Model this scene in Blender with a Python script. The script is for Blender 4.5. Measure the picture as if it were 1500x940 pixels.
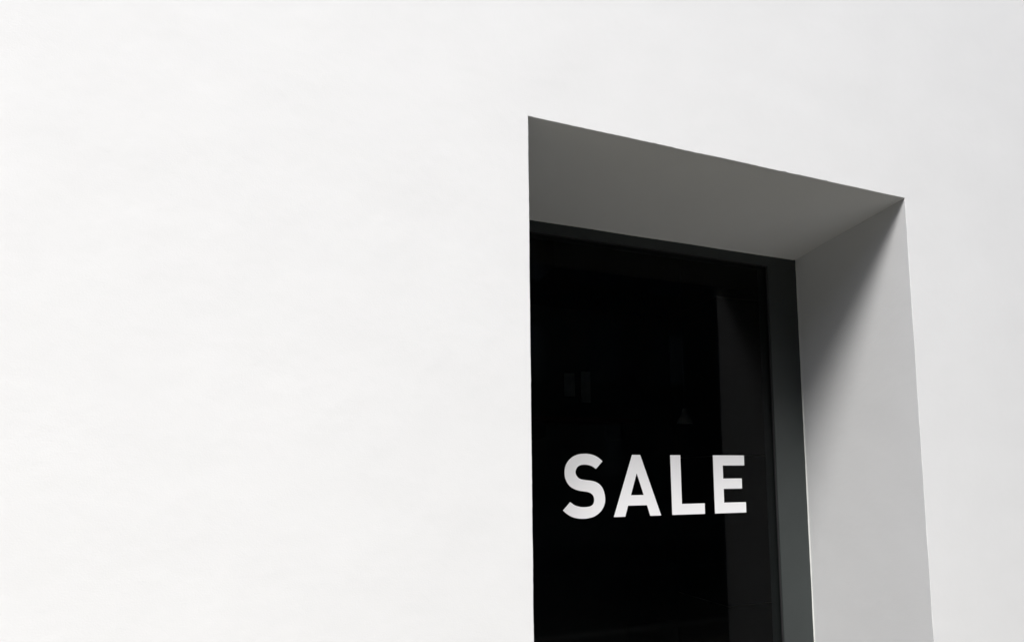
import bpy, bmesh, math, random
from mathutils import Matrix, Vector, noise
R = math.radians
scn = bpy.context.scene
for o in list(bpy.data.objects): bpy.data.objects.remove(o)
col = scn.collection

# ------------------------------------------------------------------ camera
cd = bpy.data.cameras.new('camera'); cam = bpy.data.objects.new('camera', cd); col.objects.link(cam)
cd.sensor_width = 36.0; cd.lens = 20.4; cd.shift_x = 0.0; cd.shift_y = 0.1073
cd.clip_start = 0.05; cd.clip_end = 2000
m3 = Matrix(((0.94114878, -0.01975474, -0.33741475),
             (-0.33789246, -0.07928452, -0.93783935),
             (-0.00822499, 0.99665627, -0.08129351)))
cam.matrix_world = Matrix.Translation((-0.5968, -1.4972, 1.60)) @ m3.to_4x4()
scn.camera = cam

# ------------------------------------------------------------------ light
SUN = Vector((-0.54, -1.0, 1.84)).normalized()            # towards the sun, veiled by thin cloud
w = bpy.data.worlds.new('World'); scn.world = w; w.use_nodes = True
wn = w.node_tree.nodes; wl = w.node_tree.links
sky = wn.new('ShaderNodeTexSky'); sky.sky_type = 'NISHITA'; sky.sun_disc = False
sky.sun_elevation = math.asin(SUN.z); sky.sun_rotation = math.atan2(SUN.x, SUN.y)
sky.dust_density = 2.0; sky.air_density = 1.0; sky.ozone_density = 1.0
wl.new(sky.outputs[0], wn['Background'].inputs[0]); wn['Background'].inputs[1].default_value = 0.05
sd = bpy.data.lights.new('sun', 'SUN'); sd.energy = 1.5; sd.angle = R(20); sd.color = (1.0, 0.988, 0.972)
so = bpy.data.objects.new('sun', sd); col.objects.link(so)
so.rotation_euler = (-SUN).to_track_quat('-Z', 'Y').to_euler(); so.location = (-4, -8, 14)
vs = scn.view_settings; vs.view_transform = 'Standard'; vs.look = 'None'; vs.gamma = 1.0
vs.use_curve_mapping = False; vs.exposure = 2.20

# ------------------------------------------------------------------ materials
def mat(name, color, rough=0.8, metal=0.0, spec=0.5, var=0.0, vscale=6.0, bumps=(), color2=None):
    m = bpy.data.materials.new(name); m.use_nodes = True
    n = m.node_tree.nodes; l = m.node_tree.links; b = n['Principled BSDF']
    b.inputs['Roughness'].default_value = rough; b.inputs['Metallic'].default_value = metal
    b.inputs['Specular IOR Level'].default_value = spec
    tc = n.new('ShaderNodeTexCoord')
    c1 = (*color, 1)
    if var or color2:
        nz = n.new('ShaderNodeTexNoise'); nz.inputs['Scale'].default_value = vscale
        nz.inputs['Detail'].default_value = 8; nz.inputs['Roughness'].default_value = 0.65
        l.new(tc.outputs['Object'], nz.inputs['Vector'])
        rp = n.new('ShaderNodeValToRGB')
        rp.color_ramp.elements[0].position = 0.3; rp.color_ramp.elements[1].position = 0.7
        rp.color_ramp.elements[0].color = (*(color2 or [c * (1 - var) for c in color]), 1)
        rp.color_ramp.elements[1].color = c1
        l.new(nz.outputs[0], rp.inputs[0]); l.new(rp.outputs[0], b.inputs['Base Color'])
    else:
        b.inputs['Base Color'].default_value = c1
    prev = None
    for (scale, strength, dist, detail) in bumps:
        nz = n.new('ShaderNodeTexNoise'); nz.inputs['Scale'].default_value = scale
        nz.inputs['Detail'].default_value = detail
        l.new(tc.outputs['Object'], nz.inputs['Vector'])
        bp = n.new('ShaderNodeBump'); bp.inputs['Strength'].default_value = strength
        bp.inputs['Distance'].default_value = dist
        l.new(nz.outputs[0], bp.inputs['Height'])
        if prev: l.new(prev.outputs[0], bp.inputs['Normal'])
        prev = bp
    if prev: l.new(prev.outputs[0], b.inputs['Normal'])
    return m

M = {}
M['plaster'] = mat('white_plaster', (0.750, 0.753, 0.750), 0.92, spec=0.2, var=0.035, vscale=2.3,
                   bumps=((3.0, 0.10, 0.03, 4), (30, 0.09, 0.004, 5), (260, 0.20, 0.0012, 4)))
M['frame'] = mat('charcoal_aluminium', (0.036, 0.042, 0.041), 0.42, metal=0.0, spec=0.4, var=0.12, vscale=9,
                 bumps=((400, 0.08, 0.0005, 2),))
M['gasket'] = mat('black_rubber', (0.012, 0.012, 0.013), 0.7)
M['sealant'] = mat('pale_sealant', (0.72, 0.73, 0.70), 0.55, var=0.08, vscale=30, bumps=((90, 0.3, 0.001, 3),))
M['vinyl'] = mat('white_vinyl', (0.92, 0.92, 0.93), 0.5, spec=0.3, var=0.012, vscale=12)
M['stone'] = mat('dark_stone', (0.10, 0.10, 0.098), 0.6, var=0.3, vscale=40, bumps=((120, 0.2, 0.002, 4),))
M['int_dark'] = mat('dark_interior_paint', (0.10, 0.10, 0.10), 0.9, var=0.3, vscale=3)
M['int_floor'] = mat('dark_floor', (0.06, 0.056, 0.052), 0.6, var=0.3, vscale=8)
M['tile'] = mat('charcoal_tile', (0.015, 0.015, 0.015), 0.7, spec=0.2, var=0.25, vscale=5)
M['grout'] = mat('pale_grout', (0.60, 0.56, 0.48), 0.9, var=0.6, vscale=7)
M['shelf'] = mat('reddish_wood', (0.11, 0.035, 0.025), 0.5, var=0.4, vscale=14)
M['card'] = mat('pale_card', (0.62, 0.64, 0.64), 0.8, var=0.3, vscale=12)
M['enamel'] = mat('pale_enamel', (0.78, 0.76, 0.72), 0.35)
M['metal'] = mat('dark_metal', (0.03, 0.03, 0.032), 0.5, metal=0.3)
M['asphalt'] = mat('asphalt', (0.045, 0.045, 0.044), 0.9, var=0.35, vscale=1.2, bumps=((150, 0.5, 0.006, 4),))
M['slab'] = mat('paving_slab', (0.130, 0.123, 0.097), 0.85, var=0.25, vscale=3.0, bumps=((90, 0.3, 0.003, 4),))
M['joint'] = mat('paving_joint', (0.06, 0.058, 0.055), 0.95, var=0.2)
M['kerb'] = mat('kerb_stone', (0.2, 0.195, 0.185), 0.85, var=0.25, vscale=8)
M['paint'] = mat('road_paint', (0.6, 0.6, 0.57), 0.7, var=0.3, vscale=9)
M['brick'] = mat('dark_brown_render', (0.085, 0.075, 0.068), 0.9, var=0.3, vscale=1.5, bumps=((50, 0.3, 0.004, 4),))
M['grey_render'] = mat('grey_render', (0.16, 0.155, 0.15), 0.9, var=0.2, vscale=1.2, bumps=((50, 0.3, 0.004, 4),))
M['wframe'] = mat('grey_window_frame', (0.13, 0.13, 0.125), 0.5)
M['wglass'] = mat('street_window_glass', (0.012, 0.014, 0.016), 0.06, spec=0.5)
M['blind'] = mat('pale_blind', (0.34, 0.33, 0.30), 0.9, var=0.1)
M['roof'] = mat('roof_felt', (0.08, 0.08, 0.08), 0.9, var=0.2)

g = bpy.data.materials.new('tinted_glass'); g.use_nodes = True
n = g.node_tree.nodes; l = g.node_tree.links; n.clear()
out = n.new('ShaderNodeOutputMaterial'); mix = n.new('ShaderNodeMixShader')
tr = n.new('ShaderNodeBsdfTransparent'); tr.inputs[0].default_value = (0.70, 0.72, 0.72, 1)
gl = n.new('ShaderNodeBsdfGlossy'); gl.inputs['Roughness'].default_value = 0.0
lw = n.new('ShaderNodeLayerWeight'); lw.inputs[0].default_value = 0.5     # facing = 1 - cos
pw = n.new('ShaderNodeMath'); pw.operation = 'POWER'; pw.inputs[1].default_value = 5
ma = n.new('ShaderNodeMath'); ma.operation = 'MULTIPLY_ADD'; ma.inputs[1].default_value = 0.9; ma.inputs[2].default_value = 0.009   # anti-reflective shop glass
l.new(lw.outputs['Facing'], pw.inputs[0]); l.new(pw.outputs[0], ma.inputs[0]); l.new(ma.outputs[0], mix.inputs[0])
l.new(tr.outputs[0], mix.inputs[1]); l.new(gl.outputs[0], mix.inputs[2]); l.new(mix.outputs[0], out.inputs[0])
M['glass'] = g

# ------------------------------------------------------------------ helpers
def link(name, me, m, parent=None):
    if m: me.materials.append(m)
    o = bpy.data.objects.new(name, me); col.objects.link(o); o.parent = parent
    return o
def from_bm(name, bm, m, parent=None):
    me = bpy.data.meshes.new(name); bmesh.ops.recalc_face_normals(bm, faces=bm.faces[:])
    bm.to_mesh(me); bm.free(); return link(name, me, m, parent)
def box_bm(x0, x1, y0, y1, z0, z1, bev=0.0, seg=2, bm=None):
    b = bmesh.new()
    bmesh.ops.create_cube(b, size=1.0)
    for v in b.verts:
        v.co = Vector(((x0 + x1) / 2 + v.co.x * (x1 - x0), (y0 + y1) / 2 + v.co.y * (y1 - y0), (z0 + z1) / 2 + v.co.z * (z1 - z0)))
    if bev: bmesh.ops.bevel(b, geom=b.edges[:], offset=bev, segments=seg, affect='EDGES', profile=0.5)
    return b
def box(name, x0, x1, y0, y1, z0, z1, m, parent=None, bev=0.0):
    return from_bm(name, box_bm(x0, x1, y0, y1, z0, z1, bev), m, parent)
def empty(name, loc=(0, 0, 0)):
    o = bpy.data.objects.new(name, None); col.objects.link(o); o.location = (0, 0, 0); o.empty_display_size = 0.2
    return o
def tag(o, label, cat, group=None):
    o['label'] = label; o['category'] = cat
    if group: o['group'] = group
    return o
def struct(o): o['kind'] = 'structure'; return o

# ------------------------------------------------------------------ ground
struct(box('ground', -200, 200, -200, 200, -0.6, -0.16, M['asphalt']))
struct(box('road', -60, 60, -11.0, -3.0, -0.15, -0.125, M['asphalt']))
pv = struct(box('pavement', -60, 60, -2.85, 0.30, -0.15, -0.006, M['joint']))
me = bpy.data.meshes.new('slab'); b = box_bm(-0.297, 0.297, -0.297, 0.297, -0.03, 0.0, 0.004, 1)
bmesh.ops.recalc_face_normals(b, faces=b.faces[:]); b.to_mesh(me); b.free(); me.materials.append(M['slab'])
random.seed(3)
for i in range(-8, 13):
    for j in range(4):
        s = bpy.data.objects.new('slab', me); col.objects.link(s); s.parent = pv
        s.location = (i * 0.6 + (0.3 if j % 2 else 0), -0.33 - j * 0.6, random.uniform(-0.0015, 0.001))
kb = struct(box('kerb', -60, 60, -3.0, -2.85, -0.15, 0.0, M['kerb'], bev=0.012))
pv2 = struct(box('pavement', -60, 60, -14.0, -11.15, -0.15, 0.0, M['slab']))
struct(box('kerb', -60, 60, -11.15, -11.0, -0.15, 0.004, M['kerb'], bev=0.012))
mk = struct(box('road_marking', -30, 30, -7.05, -6.95, -0.124, -0.120, M['paint']))

# ------------------------------------------------------------------ the white building
shop = empty('shop_building')
tag(shop, 'plain white plastered building wall with a deep recessed shop window opening', 'building')
OX0, OX1, OZ0, OZ1 = 0.0, 1.54, 0.10, 2.65
DEP = 0.60; SLOPE = 0.05 / 0.525                     # the soffit falls slightly towards the window
def perimeter():
    pts = []                                        # (x, z, outward dx, outward dz, side)
    def run(a, bb, k, o, side):
        for i in range(k):
            t = i / k
            p = (a[0] + (bb[0] - a[0]) * t, a[1] + (bb[1] - a[1]) * t)
            d = list(o)
            if i == 0: d = corner[(a)]
            pts.append((p[0], p[1], d[0], d[1], side))
    corner = {(OX0, OZ0): (-1, -1), (OX0, OZ1): (-1, 1), (OX1, OZ1): (1, 1), (OX1, OZ0): (1, -1)}
    run((OX0, OZ0), (OX0, OZ1), 190, (-1, 0), 'l')
    run((OX0, OZ1), (OX1, OZ1), 260, (0, 1), 't')
    run((OX1, OZ1), (OX1, OZ0), 190, (1, 0), 'r')
    run((OX1, OZ0), (OX0, OZ0), 40, (0, -1), 'b')
    return pts
bm = bmesh.new(); P = perimeter(); rings = []
bev = 0.0016
prof = [(0.05, 0.0), (bev, 0.0), (bev * 0.30, bev * 0.30), (0.0, bev), (0.0, 0.04), (0.0, 0.30), (0.0, DEP)]
chips = [(0.956, 0.0028, 0.007), (1.144, 0.0032, 0.006), (0.43, 0.0016, 0.006), (1.02, 0.0012, 0.012)]
for k, (off, y) in enumerate(prof):
    ring = []
    for (x, z, dx, dz, side) in P:
        j = 0.0
        if k in (1, 2):
            j = 0.0011 * noise.noise(Vector((x * 9, z * 9, 1.7))) + 0.0009 * noise.noise(Vector((x * 60, z * 60, 4.2)))
            if side == 't':
                for cx, dep, wd in chips:
                    j += dep * math.exp(-((x - cx) / wd) ** 2)
            if abs(dx) + abs(dz) > 1.5: j = 0.0
        xx = x + dx * (off + j); zz = z + dz * (off + j)
        zz -= SLOPE * y * (zz - OZ0) / (OZ1 - OZ0)
        yy = y
        if k == 1: yy = 0.0
        ring.append(bm.verts.new((xx, yy, zz)))
    rings.append(ring)
N = len(P)
for k in range(len(rings) - 1):
    for i in range(N):
        bm.faces.new((rings[k][i], rings[k][(i + 1) % N], rings[k + 1][(i + 1) % N], rings[k + 1][i]))
WX0, WX1, WZ0, WZ1 = -7.0, 9.0, -0.15, 8.0
co = [bm.verts.new(p) for p in ((WX0, 0, WZ0), (WX0, 0, WZ1), (WX1, 0, WZ1), (WX1, 0, WZ0))]
idx = [0, 190, 450, 640, N]
for s in range(4):
    inner = [rings[0][i % N] for i in range(idx[s], idx[s + 1] + 1)]
    bm.faces.new([co[s], *inner, co[(s + 1) % 4]])
from_bm('wall', bm, M['plaster'], shop)
box('side_wall', WX0, WX0 + 0.3, 0.003, 9, WZ0, WZ1 - 0.003, M['plaster'], shop)
box('side_wall', WX1 - 0.3, WX1, 0.003, 9, WZ0, WZ1 - 0.003, M['plaster'], shop)
box('back_wall', WX0 + 0.3, WX1 - 0.3, 8.7, 9, WZ0, WZ1 - 0.003, M['plaster'], shop)
box('roof', WX0 + 0.003, WX1 - 0.003, 0.003, 8.997, WZ1, WZ1 + 0.25, M['roof'], shop)
box('sill', OX0 - 0.0, OX1 + 0.0, -0.03, 0.515, OZ0 + 0.002, OZ0 + 0.03, M['stone'], shop, bev=0.003)
# the dark room behind the window
box('interior_floor', WX0 + 0.31, 6.0, 0.61, 4.2, -0.02, 0.0, M['int_floor'], shop)
box('interior_ceiling', WX0 + 0.31, 6.0, 0.61, 4.2, 3.55, 3.6, M['int_dark'], shop)
box('interior_wall', WX0 + 0.31, 6.0, 4.2, 4.25, 0, 3.6, M['int_dark'], shop)
box('interior_wall', 6.0, 6.05, 0.61, 4.25, 0, 3.6, M['int_dark'], shop)
box('interior_wall', -3.0, -2.95, 0.61, 4.2, 0, 3.55, M['int_dark'], shop)
box('interior_wall', -2.95, OX0 - 0.02, 0.605, 0.625, 0, 3.55, M['int_dark'], shop)
box('interior_wall', OX1 + 0.02, 6.0, 0.605, 0.625, 0, 3.55, M['int_dark'], shop)
box('interior_wall', OX0 - 0.02, OX1 + 0.02, 0.605, 0.625, 2.66, 3.55, M['int_dark'], shop)
box('added_bulkhead', 1.0, 5.9, 2.05, 2.9, 3.04, 3.545, M['tile'], shop)  # added dark box; the paler band above is the soffit mirrored

# ------------------------------------------------------------------ shop window
win = empty('shop_window')
tag(win, 'tall dark glass shop window in a charcoal metal frame deep in the white wall', 'window')
FT = 2.601; FY = 0.525
GX0, GX1, GZ0, GZ1 = 0.05, 1.372, 0.20, FT - 0.0475
def frame_bar(x0, x1, z0, z1, name='frame_bar'):
    return box(name, x0, x1, FY, 0.59, z0, z1, M['frame'], win, bev=0.0015)
frame_bar(OX0 + 0.002, OX1 - 0.002, GZ1, FT - 0.001, 'frame_head')
frame_bar(GX1, OX1 - 0.002, OZ0 + 0.03, GZ1 - 0.0005, 'frame_stile')
frame_bar(OX0 + 0.002, GX0, OZ0 + 0.03, GZ1 - 0.0005, 'frame_stile')
frame_bar(GX0 + 0.0005, GX1 - 0.0005, OZ0 + 0.03, GZ0, 'frame_sill')
box('pane', GX0 + 0.0005, GX1 - 0.0005, 0.5345, 0.5425, GZ0 + 0.0005, GZ1 - 0.0010, M['glass'], win)
box('gasket', GX0 + 0.001, GX1 - 0.001, 0.5285, 0.5340, GZ1 - 0.006, GZ1 - 0.0005, M['gasket'], win)
box('gasket', GX1 - 0.006, GX1 - 0.0005, 0.5285, 0.5340, GZ0, GZ1 - 0.0065, M['gasket'], win)
def bead(pts, nrm):                                  # a thin hand-run bead of sealant
    bm = bmesh.new(); prev = None
    for k, p in enumerate(pts):
        p = Vector(p); wv = 0.0042 + 0.0013 * noise.noise(p * 7.0) + 0.0008 * noise.noise(p * 40.0)
        a = Vector(nrm)
        ring = [bm.verts.new(p + Vector((0, 0.0, 0))),
                bm.verts.new(p + Vector((0, -wv * 0.9, 0))),
                bm.verts.new(p + Vector((0, -wv * 0.45, 0)) + a * wv * 0.6),
                bm.verts.new(p + a * wv * 0.8)]
        if prev:
            for q in range(4): bm.faces.new((prev[q], prev[(q + 1) % 4], ring[(q + 1) % 4], ring[q]))
        prev = ring
    return from_bm('sealant_bead', bm, M['sealant'], win)
bead([(OX1 - 0.0006, FY - 0.0004, z * 0.02 + 0.14) for z in range(0, 123)], (-1, 0, 0))
bead([(x * 0.02 + 0.004, FY - 0.0004, FT - 0.0006) for x in range(0, 77)], (0, 0, -1))

# ------------------------------------------------------------------ SALE lettering
sale = empty('sale_lettering')
tag(sale, 'bold white letters reading SALE stuck on the dark window glass', 'lettering')
LY = 0.5345
def letter(name, outer, hole=None):
    bm = bmesh.new()
    loops = [outer] + ([hole] if hole else [])
    edges = []
    for lp in loops:
        vs_ = [bm.verts.new((x, LY - 0.0005, z)) for x, z in lp]
        edges += [bm.edges.new((vs_[i], vs_[(i + 1) % len(vs_)])) for i in range(len(vs_))]
    bmesh.ops.triangle_fill(bm, use_beauty=True, use_dissolve=False, edges=edges)
    ext = bmesh.ops.extrude_face_region(bm, geom=bm.faces[:])
    bmesh.ops.translate(bm, verts=[v for v in ext['geom'] if isinstance(v, bmesh.types.BMVert)], vec=(0, 0.0003, 0))
    return from_bm(name, bm, M['vinyl'], sale)
def spline(pts, sharp, sub=5):                       # closed Catmull-Rom with sharp corners
    n_ = len(pts); out = []
    for i in range(n_):
        p1 = Vector(pts[i]); p2 = Vector(pts[(i + 1) % n_])
        p0 = Vector(pts[i - 1]) if i not in sharp else p1 * 2 - p2
        p3 = Vector(pts[(i + 2) % n_]) if (i + 1) % n_ not in sharp else p2 * 2 - p1
        if i in sharp and (i + 1) % n_ in sharp: out.append(p1); continue
        for s in range(sub):
            t = s / sub
            out.append(0.5 * ((2 * p1) + (-p0 + p2) * t + (2 * p0 - 5 * p1 + 4 * p2 - p3) * t * t + (-p0 + 3 * p1 - 3 * p2 + p3) * t ** 3))
    return [(v.x, v.y) for v in out]
S = [(0.5116, 1.6644), (0.4939, 1.6783), (0.4729, 1.6881), (0.4520, 1.6926), (0.4327, 1.6933), (0.4102, 1.6914),
     (0.3879, 1.6841), (0.3687, 1.6712), (0.3552, 1.6540), (0.3480, 1.6342), (0.3467, 1.6157), (0.3498, 1.5973),
     (0.3592, 1.5788), (0.3730, 1.5650), (0.3902, 1.5560), (0.4075, 1.5509), (0.4265, 1.5478), (0.4425, 1.5455),
     (0.4558, 1.5410), (0.4657, 1.5331), (0.4709, 1.5216), (0.4709, 1.5086), (0.4665, 1.4979), (0.4574, 1.4912),
     (0.4445, 1.4881), (0.4221, 1.4875), (0.4032, 1.4902), (0.3859, 1.4963), (0.3683, 1.5080), (0.3378, 1.4769),
     (0.3540, 1.4633), (0.3726, 1.4527), (0.3928, 1.4464), (0.4181, 1.4434), (0.4435, 1.4443), (0.4693, 1.4501),
     (0.4922, 1.4629), (0.5089, 1.4805), (0.5179, 1.5005), (0.5200, 1.5192), (0.5168, 1.5395), (0.5098, 1.5584),
     (0.4964, 1.5744), (0.4788, 1.5839), (0.4595, 1.5887), (0.4370, 1.5911), (0.4179, 1.5942), (0.4053, 1.6000),
     (0.3966, 1.6098), (0.3933, 1.6212), (0.3958, 1.6326), (0.4029, 1.6429), (0.4142, 1.6489), (0.4302, 1.6512),
     (0.4479, 1.6498), (0.4655, 1.6446), (0.4818, 1.6344)]
letter('letter', spline(S, {0, 28, 29, 56}))
letter('letter', [(0.6456, 1.6905), (0.6834, 1.6905), (0.7746, 1.4455), (0.7232, 1.4455), (0.7090, 1.4884),
                  (0.6219, 1.4884), (0.6082, 1.4455), (0.5566, 1.4455)],
       [(0.6650, 1.6165), (0.6362, 1.5295), (0.6951, 1.5295)])
letter('letter', [(0.8258, 1.6905), (0.8755, 1.6905), (0.8763, 1.4898), (0.9895, 1.4898), (0.9891, 1.4460), (0.8278, 1.4460)])
letter('letter', [(1.0393, 1.6910), (1.2029, 1.6910), (1.2031, 1.6478), (1.0888, 1.6478), (1.0888, 1.5920), (1.1865, 1.5920),
                  (1.1865, 1.5485), (1.0893, 1.5485), (1.0893, 1.4903), (1.2038, 1.4903), (1.2040, 1.4460), (1.0399, 1.4460)])

# ------------------------------------------------------------------ things inside the shop, dim behind the glass
pil = empty('added_pillar')  # added to carry the pale lines; the lighter band is the jamb mirrored
tag(pil, 'added charcoal tiled pillar carrying faint pale lines inside the shop behind the glass', 'pillar')
box('pillar_core', 2.490, 3.60, 2.215, 2.85, 0.0, 3.035, M['grout'], pil)
zs = [0.004, 0.610, 1.765, 3.033]
for k in range(3):
    z0, z1 = zs[k] + 0.004, zs[k + 1] - 0.004
    box('tile', 2.475, 3.05, 2.203, 2.2145, z0, z1, M['tile'], pil, bev=0.002)
    box('tile', 3.056, 3.61, 2.203, 2.2145, z0, z1, M['tile'], pil, bev=0.002)
    box('tile', 2.476, 2.4895, 2.2155, 2.85, z0, z1, M['tile'], pil, bev=0.002)
sh = empty('wall_shelf')
tag(sh, 'reddish wooden shelf dim inside the shop above the SALE letters', 'shelf')
box('shelf_board', 1.05, 2.06, 2.70, 3.00, 2.060, 2.092, M['shelf'], sh, bev=0.002)
box('shelf_back', 1.05, 2.06, 3.002, 3.03, 0.0, 3.40, M['int_dark'], sh)
for x in (1.2, 1.9): box('bracket', x, x + 0.02, 2.75, 3.0, 1.92, 2.059, M['metal'], sh)
for (x0, x1, z0, z1, lab) in ((1.50, 1.60, 2.30, 2.50, 'small upright pale card dim on the wall above the shelf'),
                              (1.66, 1.75, 2.25, 2.52, 'tall narrow pale card dim on the wall above the shelf'),
                              (1.38, 1.49, 3.08, 3.24, 'pale card high on the back wall beside the frame head'),
                              (1.53, 1.63, 3.08, 3.18, 'squat pale card high on the back wall above the narrow cards')):
    c = empty('wall_card'); tag(c, lab, 'card', 'pale cards on the shop wall')
    box('card_sheet', x0, x1, 2.990, 2.997, z0, z1, M['card'], c)
    box('card_backing', x0 - 0.012, x1 + 0.012, 2.9975, 3.001, z0 - 0.012, z1 + 0.012, M['metal'], c)
lamp = empty('pendant_lamp'); tag(lamp, 'small unlit pale enamel pendant lamp hanging inside the dark shop', 'lamp')
bm = bmesh.new(); segs = 20; pr = [(0.006, 0.11), (0.014, 0.10), (0.02, 0.07), (0.042, 0.035), (0.055, 0.0), (0.052, 0.0), (0.038, 0.034), (0.010, 0.09)]
rr = [[bm.verts.new((1.985 + r * math.cos(2 * math.pi * i / segs), 2.0 + r * math.sin(2 * math.pi * i / segs), 1.985 + z)) for i in range(segs)] for r, z in pr]
for a in range(len(pr) - 1):
    for i in range(segs): bm.faces.new((rr[a][i], rr[a][(i + 1) % segs], rr[a + 1][(i + 1) % segs], rr[a + 1][i]))
from_bm('lamp_shade', bm, M['enamel'], lamp)
box('cord', 1.983, 1.987, 1.998, 2.002, 2.09, 3.549, M['metal'], lamp)

# ------------------------------------------------------------------ across the street (one block mirrored in the glass; unseen massing shaped to block light)
tower = empty('apartment_block'); tag(tower, 'tall dark brown block across the street, dimly mirrored in the glass and shaped to shade the wall', 'building')
TX0 = -4.3  # unseen end and roof height placed to cover part of the sun
box('wall', TX0, 40, -26, -14.0, -0.15, 26.2, M['brick'], tower)
box('roof', TX0 - 0.1, 40.1, -26.1, -13.9, 26.203, 26.55, M['roof'], tower)
box('plinth', TX0, 40, -13.997, -13.9, -0.14, 0.9, M['stone'], tower)
random.seed(8)
for fl in range(4):
    for c in range(9):
        x = -2.6 + c * 2.6; z = 1.6 + fl * 3.1
        wf = box('window', x, x + 1.3, -13.998, -13.94, z, z + 1.7, M['wframe'], tower, bev=0.004)
        box('pane', x + 0.07, x + 0.62, -13.945, -13.932, z + 0.07, z + 1.63, M['wglass'], wf)
        box('pane', x + 0.68, x + 1.23, -13.945, -13.932, z + 0.07, z + 1.63, M['blind'] if random.random() < 0.2 else M['wglass'], wf)
        box('window_sill', x - 0.08, x + 1.38, -13.997, -13.86, z - 0.07, z - 0.003, M['stone'], wf)
house = empty('town_house'); tag(house, 'grey rendered town house beside the tall dark block across the street', 'building')
box('wall', -34, TX0 - 0.3, -24, -14.2, -0.15, 12.6, M['grey_render'], house)  # out of view; height raised to hold back low sky
box('roof', -34.1, TX0 - 0.2, -24.1, -14.1, 12.603, 12.9, M['roof'], house)
for fl in range(4):
    for c in range(5):
        x = -19.5 + c * 3.2; z = 1.2 + fl * 3.0
        wf = box('window', x, x + 1.3, -14.198, -14.14, z, z + 1.6, M['wframe'], house, bev=0.004)
        box('pane', x + 0.07, x + 1.23, -14.145, -14.132, z + 0.07, z + 1.53, M['wglass'], wf)

end = empty('sky_block_house'); tag(end, 'unseen plain brown house added at the end of the street to block the sky', 'building')  # added out of view to keep sky from the left off the jamb
box('wall', -26, -16, -14.0, -0.4, -0.15, 14.0, M['brick'], end)
box('roof', -26.1, -15.9, -14.1, -0.3, 14.003, 14.3, M['roof'], end)
for fl in range(4):
    for c in range(4):
        y = -12.6 + c * 3.1; z = 1.2 + fl * 3.1
        wf = box('window', -16.002, -15.94, y, y + 1.3, z, z + 1.6, M['wframe'], end, bev=0.004)
        box('pane', -15.945, -15.932, y + 0.07, y + 1.23, z + 0.07, z + 1.53, M['wglass'], wf)

scn.cycles.max_bounces = 10; scn.cycles.transparent_max_bounces = 16
